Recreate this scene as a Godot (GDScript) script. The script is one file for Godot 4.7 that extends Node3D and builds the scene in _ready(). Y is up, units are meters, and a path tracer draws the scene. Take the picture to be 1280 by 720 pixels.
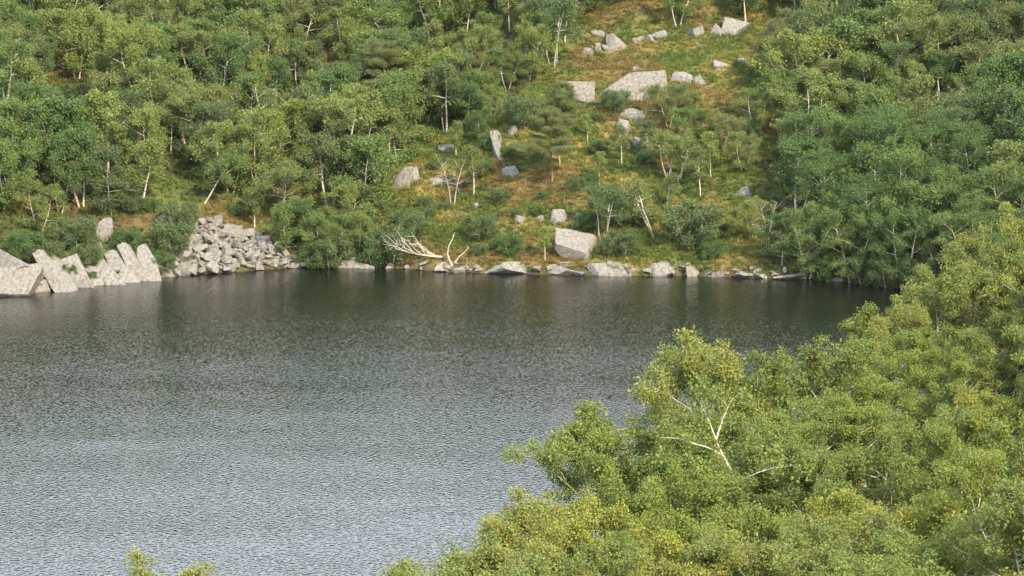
extends Node3D
# A small lake below a birch-grown hillside, seen from the opposite slope.

const ROCKS := [
	[-48.5, -227.6, 6.47, 2.62, 10, 6, 0.12, "broad pale slab at the water, at the picture's left edge"],
	[-48.9, -229.3, 4.65, 3.88, 0, -8, 0.20, "steep grey rock behind the leftmost shore slab"],
	[-44.3, -231.3, 2.19, 4.38, 0, 30, 0.10, "steep slab leaning left beside the leftmost shore slab"],
	[-46.0, -229.9, 3.42, 1.40, 30, 0, 0.30, "low rounded rock between the two leftmost shore slabs"],
	[-42.1, -233.5, 2.37, 1.10, 0, 5, 0.30, "low rock just left of the striped slabs"],
	[-41.0, -234.2, 1.74, 2.45, 0, 26, 0.10, "first of five striped slabs leaning over the water, farthest left"],
	[-39.8, -235.0, 1.83, 3.18, 0, 26, 0.10, "second of five striped slabs leaning over the water"],
	[-38.5, -235.9, 2.23, 3.75, 0, 26, 0.10, "middle of five striped slabs leaning over the water"],
	[-37.3, -236.7, 1.84, 4.08, 0, 26, 0.10, "fourth of five striped slabs leaning over the water"],
	[-36.1, -237.5, 1.69, 3.53, 0, 26, 0.10, "last of five striped slabs leaning over the water, farthest right"],
	[-34.9, -238.4, 2.42, 1.29, 0, 8, 0.25, "low rock joining the striped slabs to the rockfall"],
	[-33.5, -239.4, 2.43, 1.29, 0, -4, 0.25, "flat rock at the left foot of the rockfall"],
	[-42.7, -232.8, 1.89, 3.31, 0, 27, 0.10, "second strip of the steep slab leaning left"],
	[-41.6, -242.4, 1.80, 2.29, 20, 6, 0.15, "upright grey block standing above the striped slabs"],
	[-48.7, -246.7, 1.83, 1.17, 0, 0, 0.30, "grey boulder alone among the birches of the left slope"],
	[-41.9, -240.2, 1.14, 0.81, 0, 0, 0.40, "small stone at the foot of the upright grey block"],
	[-36.0, -246.8, 2.83, 1.83, 10, 0, 0.30, "grey boulder just left of the top of the rockfall"],
	[-24.0, -267.6, 1.26, 1.08, 0, 0, 0.40, "grey stone in the gap left of the meadow wood"],
	[-16.6, -244.3, 4.45, 1.15, 5, 0, 0.30, "low pale shore rock right of the rockfall"],
	[-6.9, -242.3, 2.13, 1.06, 0, 0, 0.30, "low shore rock beside the fallen dead birch"],
	[-5.1, -241.8, 2.12, 0.98, 15, 0, 0.30, "low shore rock just right of the fallen dead birch"],
	[-0.5, -241.0, 7.00, 1.22, 0, 0, 0.20, "long flat pale ledge at the waterline below the slope"],
	[5.4, -240.2, 4.06, 0.97, 0, 0, 0.25, "low flat shore ledge left of the big pale shore boulder"],
	[9.5, -239.5, 4.53, 1.29, 0, 4, 0.25, "low wedge of pale rock left of the shore cleft"],
	[10.8, -239.4, 3.72, 2.10, 0, 4, 0.25, "big pale shore boulder beside the dark cleft"],
	[15.0, -239.5, 3.56, 1.94, 0, -8, 0.25, "big pale shore boulder right of the dark cleft"],
	[18.4, -239.1, 1.78, 1.29, 20, 0, 0.30, "small upright shore rock right of the cleft boulders"],
	[20.4, -238.8, 2.74, 0.73, 0, 0, 0.30, "low shore rock left of the thin stony waterline"],
	[23.7, -238.1, 4.83, 0.64, 0, 0, 0.30, "thin stony ledge at the waterline, right of the slope"],
	[28.1, -237.3, 3.69, 0.56, 0, 0, 0.30, "thin dark ledge at the foot of the overhanging wood"],
	[32.2, -235.7, 2.39, 0.56, 0, 0, 0.30, "short ledge under the overhanging wood"],
	[-12.2, -258.8, 1.92, 2.62, 0, -14, 0.25, "left of two grey rocks side by side on the slope"],
	[-10.7, -259.5, 1.22, 2.10, 0, 10, 0.30, "right of two grey rocks side by side on the slope"],
	[-8.2, -259.7, 2.45, 1.23, 0, 0, 0.35, "low pale rock right of the two side-by-side rocks"],
	[-7.4, -267.1, 1.62, 1.17, 0, 0, 0.35, "pale stone high on the slope above the low pale rock"],
	[-14.6, -252.5, 1.36, 1.36, 0, 0, 0.35, "grey stone among bushes above the shore"],
	[-9.3, -252.7, 1.36, 1.02, 0, 0, 0.40, "small pale stone in the middle of the lower slope"],
	[-1.3, -261.9, 1.41, 3.35, 0, 8, 0.20, "tall narrow outcrop left of the broad pine"],
	[-0.2, -259.1, 2.10, 1.75, 0, -4, 0.25, "lower rock of the outcrop left of the broad pine"],
	[0.0, -265.4, 1.25, 1.25, 0, 0, 0.30, "small rock on top of the outcrop by the broad pine"],
	[0.8, -248.1, 1.84, 1.17, 0, 0, 0.30, "flat pale stone left of the pale upright stone"],
	[0.5, -246.5, 1.33, 0.67, 0, 0, 0.40, "small pale stone below the flat pale stone"],
	[5.0, -247.6, 1.84, 1.50, 0, -12, 0.20, "pale upright stone above the big grey slope boulder"],
	[3.0, -247.9, 1.00, 0.75, 0, 0, 0.40, "small stone between the flat and the upright stone"],
	[7.1, -247.8, 1.50, 1.00, 0, 10, 0.30, "brown-shaded stone above the right end of the big boulder"],
	[6.8, -242.1, 4.90, 2.78, 10, -12, 0.18, "biggest grey boulder on the slope above the shore"],
	[7.5, -272.9, 3.49, 2.02, 0, 0, 0.08, "square-cut grey block at the left end of the meadow slab"],
	[13.8, -275.0, 7.22, 2.04, 2, 5, 0.10, "long smooth grey slab in the meadow"],
	[13.5, -269.1, 4.35, 1.54, 0, 4, 0.25, "pale rock below the long meadow slab"],
	[12.3, -266.1, 1.79, 2.33, 0, -20, 0.20, "leaning narrow rock below the meadow slab"],
	[13.9, -265.0, 1.79, 2.14, 0, 12, 0.25, "lowest rock of the outcrop below the meadow slab"],
	[8.8, -285.2, 2.11, 1.25, 0, 0, 0.30, "left end stone of the meadow's stone row"],
	[10.3, -286.2, 1.35, 1.16, 20, 0, 0.30, "second stone of the meadow's stone row"],
	[11.4, -286.8, 1.25, 0.96, 0, 0, 0.30, "third stone of the meadow's stone row"],
	[12.7, -286.7, 2.51, 2.12, 0, 5, 0.25, "tallest block in the meadow's stone row"],
	[10.5, -289.3, 2.14, 0.78, 0, 0, 0.30, "flat stone just behind the meadow's stone row"],
	[15.0, -287.2, 1.93, 1.06, 0, 0, 0.30, "stone right of the tallest block in the row"],
	[16.4, -287.2, 1.35, 1.06, 10, 0, 0.30, "stone near the right end of the meadow's row"],
	[17.9, -288.0, 2.32, 1.36, 0, 0, 0.30, "grey stone at the right end of the meadow's row"],
	[14.4, -282.0, 0.95, 0.57, 0, 0, 0.40, "tiny pale stone above the long meadow slab"],
	[22.1, -286.9, 2.51, 1.93, 0, 0, 0.30, "rounded pale boulder under the upper white birches"],
	[24.8, -287.9, 2.13, 1.36, 0, -10, 0.25, "left half of the pale ledge under the upper birch"],
	[26.7, -289.1, 2.92, 1.94, 0, -16, 0.20, "right half of the pale ledge under the upper birch"],
	[19.4, -275.7, 3.71, 1.86, 0, 0, 0.30, "dark boulder right of the long meadow slab"],
	[21.5, -275.2, 2.22, 1.48, 0, 0, 0.30, "brownish boulder at the foot of the sparse pine"],
	[24.0, -277.4, 2.24, 1.31, 0, 0, 0.30, "grey stone left of the sparse pine"],
	[26.6, -278.9, 1.88, 1.03, 0, 0, 0.30, "small grey stone right of the sparse pine"],
	[30.4, -280.6, 0.94, 0.76, 0, 0, 0.40, "tiny pale stone at the right end of the meadow"],
	[33.6, -292.6, 2.16, 0.79, 0, 0, 0.30, "flat stone at the meadow's upper right corner"],
	[24.5, -251.5, 2.55, 1.19, 0, -6, 0.25, "pale rock at the edge of the right-hand wood"],
	[17.5, -250.9, 1.35, 0.76, 0, 0, 0.30, "small dark stone under the leaning birches"],
	[8.3, -266.4, 0.72, 0.54, 0, 0, 0.40, "tiny stone above the broad pine's crown"],
	[-3.8, -254.2, 0.86, 0.60, 0, 0, 0.40, "tiny stone left of the leaning pale stems"],
	[13.6, -252.7, 0.85, 0.68, 0, 0, 0.40, "tiny pale stone beside the multi-stemmed white birch"],
	[24.5, -268.3, 0.72, 0.54, 0, 0, 0.40, "tiny pale stone among the birches below the sparse pine"],
]
const TREES := [
	[-35.8, -265.4, 7.0, "cluster", "birch with a bundle of pale bare stems in the left wood"],
	[-49.5, -255.4, 6.9, "leaner", "birch with a curved white stem on the left slope"],
	[-55.2, -265.9, 6.7, "snag", "bare dead snag with forked top at the left edge"],
	[-53.1, -271.0, 5.5, "twin", "birch with crooked white fork, high on the left slope"],
	[-24.6, -278.2, 6.7, "twin", "pair-stemmed birch over the dark hollow left of centre"],
	[-23.4, -278.6, 5.8, "slim", "slim birch beside the dark hollow left of centre"],
	[-18.1, -266.3, 7.2, "slim", "slim straight birch with long white stem left of the meadow"],
	[5.0, -282.6, 8.7, "vase", "twin-stemmed broad birch at the left end of the meadow"],
	[1.9, -287.4, 7.7, "slim", "tall birch with curved white stem behind the twin-stemmed meadow birch"],
	[20.0, -290.0, 6.8, "twin", "white forked birch above the meadow's stone row"],
	[28.2, -291.7, 6.5, "twin", "white forked birch on the pale upper ledge"],
	[17.4, -256.1, 5.9, "cluster", "multi-stemmed white birch in the middle of the slope"],
	[20.0, -252.2, 5.6, "slim", "slender white birch right of the multi-stemmed white birch"],
	[21.2, -254.3, 5.1, "slim", "second slender white birch right of the multi-stemmed one"],
	[9.6, -243.8, 6.3, "vase", "vase-shaped birch beside the big grey slope boulder"],
	[14.8, -245.4, 6.5, "lean2", "leaning birch with crossed white stems on the slope"],
	[16.4, -250.0, 4.4, "slim", "thin pale birch just above the leaning crossed stems"],
	[3.4, -241.7, 3.6, "slim", "small birch with one white stem at the shore left of big boulder"],
	[-22.4, -248.5, 4.9, "slim", "birch with white stem at the right end of the rockfall"],
	[-27.1, -250.3, 5.4, "slim", "thin white-stemmed birch in the brown patch above the rockfall"],
	[-32.6, -251.7, 5.6, "leaner", "leaning white-stemmed birch above the top of the rockfall"],
	[-6.4, -256.2, 5.4, "bare", "leafless pale birch on the slope left of the outcrop"],
	[-4.2, -257.4, 5.6, "slim", "pale slim birch left of the outcrop by the broad pine"],
	[-15.9, -246.2, 4.8, "slim", "thin birch above the low pale shore rock"],
	[-14.5, -246.2, 4.5, "slim", "thin birch right above the low pale shore rock"],
	[5.2, -259.5, 4.9, "slim", "birch stem just right of the broad pine trunk"],
	[11.9, -260.2, 4.6, "slim", "thin white birch below the meadow outcrop"],
	[9.4, -255.9, 3.8, "slim", "short thin birch on the brown heather shoulder"],
	[48.7, -258.1, 6.1, "bare", "leafless pale birch high in the right-hand wood"],
	[47.3, -274.4, 6.7, "twin", "white branching birch at the top of the right-hand wood"],
	[54.9, -266.4, 5.9, "bare", "half-bare pale birch at the right edge of the wood"],
	[36.1, -278.3, 5.6, "slim", "birch with a thin white stem at the right end of the meadow"],
	[37.2, -290.7, 4.9, "slim", "white-stemmed birch at the top edge beyond the meadow"],
	[40.4, -290.0, 4.5, "slim", "rightmost white-stemmed birch at the top edge beyond the meadow"],
	[41.4, -230.3, 3.9, "lean2", "leaning white trunk at the water in the right corner"],
	[42.4, -230.8, 5.1, "slim", "upright white-stemmed birch beside the leaning trunk by the water"],
	[38.3, -231.2, 8.6, "big", "big round overhanging tree at the lake's right corner"],
	[33.8, -234.8, 7.9, "big", "broad dark tree overhanging the water left of the corner tree"],
	[29.6, -237.3, 7.7, "big", "broad tree at the left end of the overhanging wood"],
	[36.2, -235.9, 9.6, "big", "tall tree behind the big overhanging corner tree"],
	[32.6, -242.1, 9.8, "big", "tall tree behind the broad dark overhanging tree"],
	[27.2, -238.8, 5.6, "round", "round green birch at the water where the overhanging wood begins"],
	[42.0, -237.7, 8.8, "big", "tall round tree above the leaning white trunk"],
	[18.7, -243.4, 4.9, "bush", "dense dark green bush tree on the lower slope"],
	[24.6, -243.7, 4.6, "round", "round green birch beside the pale rock by the wood"],
	[11.4, -242.0, 2.8, "bush", "small dark bush right of the vase-shaped birch"],
	[4.3, -255.7, 8.4, "pine", "broad flat-topped pine in the middle of the slope"],
	[-14.4, -274.1, 9.6, "pine", "tall layered pine in the left wood"],
	[29.9, -273.5, 8.8, "sparse_pine", "sparse pine at the right end of the meadow slab"],
	[5.4, -267.3, 4.5, "pine_small", "small pine below the square-cut meadow block"],
	[23.1, -260.7, 4.6, "round", "round birch below the sparse pine"],
	[17.5, -267.8, 5.6, "round", "round birch at the right end of the meadow slab"],
	[18.5, -262.5, 5.1, "round", "round birch above the multi-stemmed white birch"],
	[15.1, -262.1, 4.6, "round", "round birch beside the lowest meadow outcrop rock"],
	[11.7, -270.2, 2.7, "bush", "low bush in front of the long meadow slab"],
	[1.3, -266.9, 3.6, "bush", "low bush left of the broad pine's crown"],
	[-3.3, -246.2, 2.8, "bush", "low bush in the middle of the lower slope"],
	[-10.9, -248.4, 3.4, "bush", "low bush above the fallen dead birch"],
	[-12.4, -245.4, 3.8, "bush", "dense bush at the water left of the fallen dead birch"],
	[-19.9, -245.3, 5.0, "round", "round green birch over the shore right of the rockfall"],
	[-17.8, -245.6, 4.3, "round", "small round birch above the low pale shore rock"],
	[24.8, -254.9, 4.5, "round", "round birch at the edge of the right-hand wood above the pale rock"],
	[21.1, -262.4, 4.1, "round", "small round birch right of the meadow outcrop"],
	[26.9, -263.7, 5.0, "round", "round birch below the sparse pine on its right"],
	[20.6, -268.3, 3.8, "round", "small round birch just below the dark meadow boulder"],
	[-6.2, -265.0, 4.1, "slim", "slim birch above the leafless pale birch"],
	[-3.6, -266.0, 3.6, "round", "small round birch at the upper left of the slope"],
	[-2.3, -270.9, 4.2, "round", "small round birch left of the square-cut meadow block"],
	[8.4, -264.8, 3.2, "slim", "little birch between broad pine and meadow outcrop"],
	[43.7, -226.9, 6.9, "big", "broad tree over the water right of the leaning white trunk"],
	[45.8, -222.3, 7.5, "big", "broad tree at the water, farthest right"],
	[46.5, -233.7, 7.1, "big", "broad tree behind the farthest right waterside tree"],
	[36.9, -232.1, 3.5, "bush", "low bush hanging over the water under the corner tree"],
	[39.7, -230.1, 3.1, "bush", "low bush at the water right of the corner tree"],
	[34.8, -233.9, 3.2, "bush", "low bush hanging over the water left of the corner tree"],
	[31.2, -236.5, 2.9, "bush", "low bush on the bank under the overhanging wood"],
	[-48.1, -233.7, 3.0, "bush", "green bush growing behind the leftmost shore slab"],
	[-45.7, -234.3, 2.4, "bush", "green bush between the two leftmost shore slabs"],
	[-42.1, -235.6, 2.4, "bush", "green bush left of the striped slabs"],
	[-43.8, -239.0, 3.6, "bush", "green bush above the steep leaning slab"],
	[-39.0, -240.8, 2.4, "bush", "dark bush on top of the striped slabs"],
	[-35.0, -238.7, 2.1, "bush", "bright bush between striped slabs and rockfall"],
	[-34.9, -241.6, 3.6, "bush", "green bush at the left edge of the rockfall"],
	[-34.6, -246.0, 3.3, "bush", "green bush beside the top of the rockfall"],
	[-20.2, -244.5, 2.8, "bush", "green bush at the water right of the rockfall"],
	[-18.6, -244.4, 3.3, "bush", "green bush at the water above the low pale shore rock"],
	[-14.1, -245.6, 3.3, "bush", "green bush at the water between shore rock and fallen birch"],
	[-39.3, -235.8, 0.8, "bush", "tiny green bush in a groove of the striped slabs"],
	[-41.7, -234.0, 1.1, "bush", "little green bush at the left foot of the striped slabs"],
	[-43.6, -233.3, 1.3, "bush", "little green bush between the strips of the steep slab"],
	[-13.2, -283.5, 4.8, "round", "round birch right of the tall layered pine"],
]
const MEADOW := [1.4, -277.6, 5.6, -282.5, 9.1, -288.7, 9.4, -298.4, 13.7, -295.9, 38.9, -293.7, 33.8, -290.9, 31.5, -279.7, 26.6, -275.4, 21.8, -272.8, 17.7, -272.7, 17.1, -268.8, 14.2, -264.2, 11.2, -267.0, 4.5, -269.4, 0.0, -275.3]
const SLOPE := [-14.1, -245.8, -13.6, -249.2, -15.7, -251.5, -13.2, -262.6, -9.1, -271.2, -2.3, -270.9, 0.0, -262.7, 6.9, -255.5, 16.3, -255.4, 22.0, -252.2, 27.0, -250.8, 25.2, -245.2, 26.1, -237.9, 9.7, -239.9, -6.5, -242.4]
const ROCKFALL := [-34.1, -239.1, -33.9, -246.7, -31.7, -249.5, -26.6, -248.3, -23.8, -245.6, -20.8, -244.7, -27.8, -242.2]
const SLABS := [-48.9, -227.5, -50.4, -235.0, -46.7, -239.1, -42.4, -241.9, -36.0, -243.1, -35.0, -238.4]
const OPEN := [-14.1, -245.8, -13.6, -249.2, -15.7, -251.5, -13.2, -262.6, -9.1, -271.2, -3.6, -271.8, 0.0, -276.2, 1.4, -277.6, 5.6, -282.5, 9.1, -288.7, 9.4, -298.4, 13.7, -295.9, 38.9, -293.7, 33.8, -290.9, 31.7, -276.2, 28.4, -260.9, 26.5, -250.9, 25.2, -245.2, 26.1, -237.9, 9.7, -239.9, -6.5, -242.4]
const BROWN := [-33.0, -247.9, -32.5, -251.6, -26.5, -254.3, -24.8, -249.8, -26.8, -248.2]
const HOLLOW := [-28.0, -270.5, -27.0, -274.3, -24.3, -275.0, -23.2, -271.9]
const NEAR_TREES := [
	[-12.2, -84.0, 8.6],
	[-3.3, -80.0, 9.2],
	[-1.6, -84.0, 9.1],
	[0.0, -89.0, 9.0],
	[1.6, -94.0, 8.9],
	[4.2, -106.0, 10.5],
	[5.7, -101.0, 9.6],
	[10.4, -116.0, 12.0],
	[12.6, -118.0, 10.8],
	[20.5, -138.0, 8.6],
	[16.4, -124.0, 8.3],
	[19.9, -129.0, 7.8],
	[22.9, -133.0, 8.1],
	[25.9, -137.0, 8.8],
	[28.3, -139.0, 9.3],
	[30.7, -140.0, 9.9],
	[33.2, -140.0, 9.6],
	[35.2, -138.0, 9.8],
	[8.0, -106.0, 9.5],
	[11.1, -107.0, 8.9],
	[14.5, -112.0, 8.1],
	[18.1, -116.0, 7.6],
	[22.0, -120.0, 7.3],
	[25.6, -124.0, 6.9],
	[29.0, -126.0, 6.6],
	[3.9, -94.0, 8.4],
	[6.6, -96.0, 8.6],
	[9.5, -97.0, 8.5],
	[12.5, -99.0, 8.2],
	[15.7, -102.0, 7.9],
	[19.2, -106.0, 7.2],
	[22.8, -110.0, 6.6],
	[26.2, -112.0, 6.2],
	[1.5, -85.0, 8.4],
	[4.1, -86.0, 8.3],
	[6.9, -87.0, 8.3],
	[9.7, -88.0, 8.2],
	[12.7, -90.0, 7.9],
	[15.8, -93.0, 7.5],
	[19.1, -97.0, 6.6],
	[22.3, -99.0, 5.9],
	[0.0, -77.0, 9.0],
	[2.7, -77.0, 8.8],
	[5.4, -78.0, 8.6],
	[8.2, -79.0, 8.4],
	[11.2, -81.0, 8.1],
	[14.5, -84.0, 7.4],
	[17.6, -87.0, 6.6],
	[20.8, -89.0, 5.9],
	[12.3, -76.0, 8.4],
	[15.3, -78.0, 7.5],
	[18.0, -79.0, 6.7],
	[-1.9, -78.0, 9.0],
	[11.1, -99.0, 11.4],
	[4.8, -88.0, 8.3],
	[19.1, -95.0, 6.0],
	[16.2, -113.0, 7.7],
]
const LAKE := [-150.0, -196.0, -59.2, -218.7, -53.0, -223.9, -49.1, -227.0, -46.1, -229.3, -42.5, -233.1, -39.0, -235.5, -35.4, -237.9, -32.4, -239.9, -27.8, -242.0, -21.5, -244.6, -17.3, -244.0, -14.1, -245.6, -8.2, -242.5, -4.1, -241.5, 3.2, -240.4, 9.7, -239.4, 17.0, -239.4, 24.9, -237.9, 30.4, -236.9, 33.3, -235.0, 36.2, -232.6, 39.6, -229.8, 47.0, -205.0, 49.0, -185.0, 42.0, -172.0, 27.0, -161.0, 12.0, -146.0, 1.0, -131.0, -15.0, -114.0, -40.0, -108.0, -80.0, -110.0, -150.0, -130.0]
const FALLEN := [-9.9, -243.7]
const FORK := [-6.1, -242.5]

var noise_a := FastNoiseLite.new()
var noise_b := FastNoiseLite.new()
var noise_c := FastNoiseLite.new()
var grid_x := PackedFloat32Array()
var grid_z := PackedFloat32Array()
var grid_h := PackedFloat32Array()
var lake_edge := PackedVector2Array()
var meadow := PackedVector2Array()
var slope := PackedVector2Array()
var rockfall := PackedVector2Array()
var slabs := PackedVector2Array()
var brown := PackedVector2Array()
var hollow := PackedVector2Array()
var open_ground := PackedVector2Array()
var used := {}
var leaf_far: StandardMaterial3D
var leaf_near: StandardMaterial3D
var needle: StandardMaterial3D
var bark_birch: StandardMaterial3D
var bark_pine: StandardMaterial3D
var bark_dead: StandardMaterial3D
var granite: StandardMaterial3D
var kinds := {}
var sprigs_far := []
var sprigs_near := []
var sprigs_pine := []

# ---------------------------------------------------------------- helpers
func numbered(called: String) -> String:
	if not used.has(called):
		used[called] = 0
		return called
	used[called] += 1
	return "%s_%03d" % [called, used[called]]

func tag(o: Node, label: String, category: String, group := "", kind := "") -> void:
	o.set_meta("label", label)
	o.set_meta("category", category)
	if group:
		o.set_meta("group", group)
	if kind:
		o.set_meta("kind", kind)

func ring(flat: Array) -> PackedVector2Array:
	var p := PackedVector2Array()
	for i in range(0, flat.size(), 2):
		p.append(Vector2(flat[i], flat[i + 1]))
	return p

func lake_distance(x: float, z: float) -> float:
	var best := 1e18
	var n := lake_edge.size()
	var p := Vector2(x, z)
	var a := lake_edge[n - 1]
	for i in n:
		var b := lake_edge[i]
		var e := b - a
		var w := p - a
		var q := w - e * clampf(w.dot(e) / e.length_squared(), 0.0, 1.0)
		best = minf(best, q.length_squared())
		a = b
	return -sqrt(best) if Geometry2D.is_point_in_polygon(p, lake_edge) else sqrt(best)

func land(x: float, z: float) -> float:
	var d := lake_distance(x, z)
	if d < 0.0:
		return maxf(-6.0, d * 0.6)
	var hf := 0.9 * (1.0 - exp(-d / 0.45)) + 0.42 * minf(d, 95.0) + 0.12 * maxf(0.0, d - 95.0)
	hf += smoothstep(2.0, 12.0, d) * (1.1 * sin(0.21 * x + 0.13 * z + 1.3) * sin(0.17 * z - 0.09 * x + 0.4) + 0.45 * sin(0.53 * x + 0.31 * z) * sin(0.47 * z - 0.29 * x + 2.0))
	var hn := 5.5 * (1.0 - exp(-d / 9.0)) + 0.04 * d + 0.38 * maxf(0.0, d - 52.0) + smoothstep(8.0, 38.0, x) * smoothstep(0.0, 15.0, d) * 6.0
	var w := 1.0 - smoothstep(-195.0, -165.0, z)
	return lerpf(hn, hf, w) + smoothstep(0.5, 3.0, d) * 0.16 * noise_c.get_noise_2d(x * 1.6, z * 1.6)

func cell(values: PackedFloat32Array, v: float) -> int:
	return clampi(values.bsearch(v) - 1, 0, values.size() - 2)

func ground(x: float, z: float) -> float:
	var i := cell(grid_x, x)
	var j := cell(grid_z, z)
	var n := grid_x.size()
	var u := clampf((x - grid_x[i]) / (grid_x[i + 1] - grid_x[i]), 0.0, 1.0)
	var v := clampf((z - grid_z[j]) / (grid_z[j + 1] - grid_z[j]), 0.0, 1.0)
	return lerpf(lerpf(grid_h[j * n + i], grid_h[j * n + i + 1], u), lerpf(grid_h[(j + 1) * n + i], grid_h[(j + 1) * n + i + 1], u), v)

func inside(p: Vector2, area: PackedVector2Array) -> bool:
	return Geometry2D.is_point_in_polygon(p, area)

func surface_mesh(v: PackedVector3Array, c := PackedColorArray(), n := PackedVector3Array(), idx := PackedInt32Array()) -> ArrayMesh:
	var a := []
	a.resize(Mesh.ARRAY_MAX)
	a[Mesh.ARRAY_VERTEX] = v
	if c.size():
		a[Mesh.ARRAY_COLOR] = c
	if n.size():
		a[Mesh.ARRAY_NORMAL] = n
	if idx.size():
		a[Mesh.ARRAY_INDEX] = idx
	var m := ArrayMesh.new()
	m.add_surface_from_arrays(Mesh.PRIMITIVE_TRIANGLES, a)
	return m

func piece(called: String, m: Mesh, mat: Material, parent: Node) -> MeshInstance3D:
	var o := MeshInstance3D.new()
	o.name = called
	o.mesh = m
	o.material_override = mat
	parent.add_child(o, true)
	return o

func noise_texture(freq: float, octaves: int, from: Color, to: Color, sd: int, size := 512, mid := Color(0, 0, 0, 0)) -> NoiseTexture2D:
	var n := FastNoiseLite.new()
	n.noise_type = FastNoiseLite.TYPE_SIMPLEX_SMOOTH
	n.seed = sd
	n.frequency = freq
	n.fractal_octaves = octaves
	var t := NoiseTexture2D.new()
	t.width = size
	t.height = size
	t.seamless = true
	t.noise = n
	var g := Gradient.new()
	g.set_color(0, from)
	g.set_color(1, to)
	if mid.a > 0.0:
		g.add_point(0.45, mid)
	t.color_ramp = g
	return t

func lin(r: float, g: float, b: float) -> Color:
	return Color(r, g, b).linear_to_srgb()

# ---------------------------------------------------------------- materials
func make_materials() -> void:
	leaf_far = StandardMaterial3D.new()
	leaf_far.vertex_color_use_as_albedo = true
	leaf_far.roughness = 0.62
	leaf_far.metallic_specular = 0.35
	leaf_far.backlight_enabled = true
	leaf_far.backlight = lin(0.62, 0.66, 0.34)
	leaf_near = leaf_far.duplicate()
	leaf_near.roughness = 0.5
	leaf_near.metallic_specular = 0.42
	needle = StandardMaterial3D.new()
	needle.vertex_color_use_as_albedo = true
	needle.roughness = 0.7
	bark_birch = StandardMaterial3D.new()
	bark_birch.albedo_texture = noise_texture(0.012, 3, lin(0.16, 0.13, 0.10), lin(0.74, 0.69, 0.60), 3, 256, lin(0.52, 0.47, 0.39))
	bark_birch.uv1_triplanar = true
	bark_birch.uv1_scale = Vector3(0.5, 1.6, 0.5)
	bark_birch.roughness = 0.8
	bark_pine = StandardMaterial3D.new()
	bark_pine.albedo_texture = noise_texture(0.02, 3, lin(0.10, 0.06, 0.04), lin(0.34, 0.19, 0.11), 5, 256)
	bark_pine.uv1_triplanar = true
	bark_pine.uv1_scale = Vector3(0.8, 0.4, 0.8)
	bark_pine.roughness = 0.9
	bark_dead = StandardMaterial3D.new()
	bark_dead.albedo_texture = noise_texture(0.02, 3, lin(0.30, 0.26, 0.21), lin(0.62, 0.57, 0.49), 6, 256)
	bark_dead.uv1_triplanar = true
	bark_dead.uv1_scale = Vector3(0.8, 0.8, 0.8)
	bark_dead.roughness = 0.85
	granite = StandardMaterial3D.new()
	granite.albedo_texture = noise_texture(0.02, 5, lin(0.07, 0.065, 0.058), lin(0.32, 0.30, 0.277), 8, 1024, lin(0.20, 0.187, 0.168))
	granite.uv1_triplanar = true
	granite.uv1_world_triplanar = true
	granite.uv1_scale = Vector3(0.12, 0.12, 0.12)
	granite.roughness = 0.88
	granite.heightmap_enabled = true
	granite.heightmap_texture = noise_texture(0.02, 5, Color.BLACK, Color.WHITE, 12, 512)
	granite.heightmap_scale = 5.0

# ---------------------------------------------------------------- setting
func spaced(lo: float, hi: float, fine_lo: float, fine_hi: float, step: float, most: float) -> PackedFloat32Array:
	var right := PackedFloat32Array()
	var v := fine_lo
	while v < fine_hi:
		right.append(v)
		v += step
	var s := step
	while v < hi:
		right.append(v)
		s = minf(s * 1.18, most)
		v += s
	right.append(hi)
	var left := PackedFloat32Array()
	v = fine_lo
	s = step
	while v > lo:
		s = minf(s * 1.18, most)
		v -= s
		left.append(maxf(v, lo))
	left.reverse()
	left.append_array(right)
	return left

func ground_color(x: float, z: float) -> Color:
	var p := Vector2(x, z)
	var a := noise_a.get_noise_2d(x, z)
	var b := noise_b.get_noise_2d(x, z)
	var c := noise_c.get_noise_2d(x, z)
	var open := inside(p, open_ground) or inside(p, brown) or inside(p, hollow)
	var green := Color(0.14, 0.18, 0.045)
	var straw := Color(0.30, 0.255, 0.075)
	var rust := Color(0.225, 0.15, 0.06)
	var moss := Color(0.085, 0.095, 0.03)
	var col := green.lerp(straw, smoothstep(-0.15, 0.35, b + 0.3 * c)) if open else moss.lerp(green, smoothstep(-0.2, 0.3, b))
	var share := smoothstep(0.02, 0.22, a + 0.45 * c + (0.04 if open else -0.14) + (0.3 if inside(p, brown) or inside(p, hollow) else 0.0))
	if z > -200.0:
		share *= 0.15
	col = col.lerp(rust, share * 0.7)
	return col * (1.0 + 0.35 * c)

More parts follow.
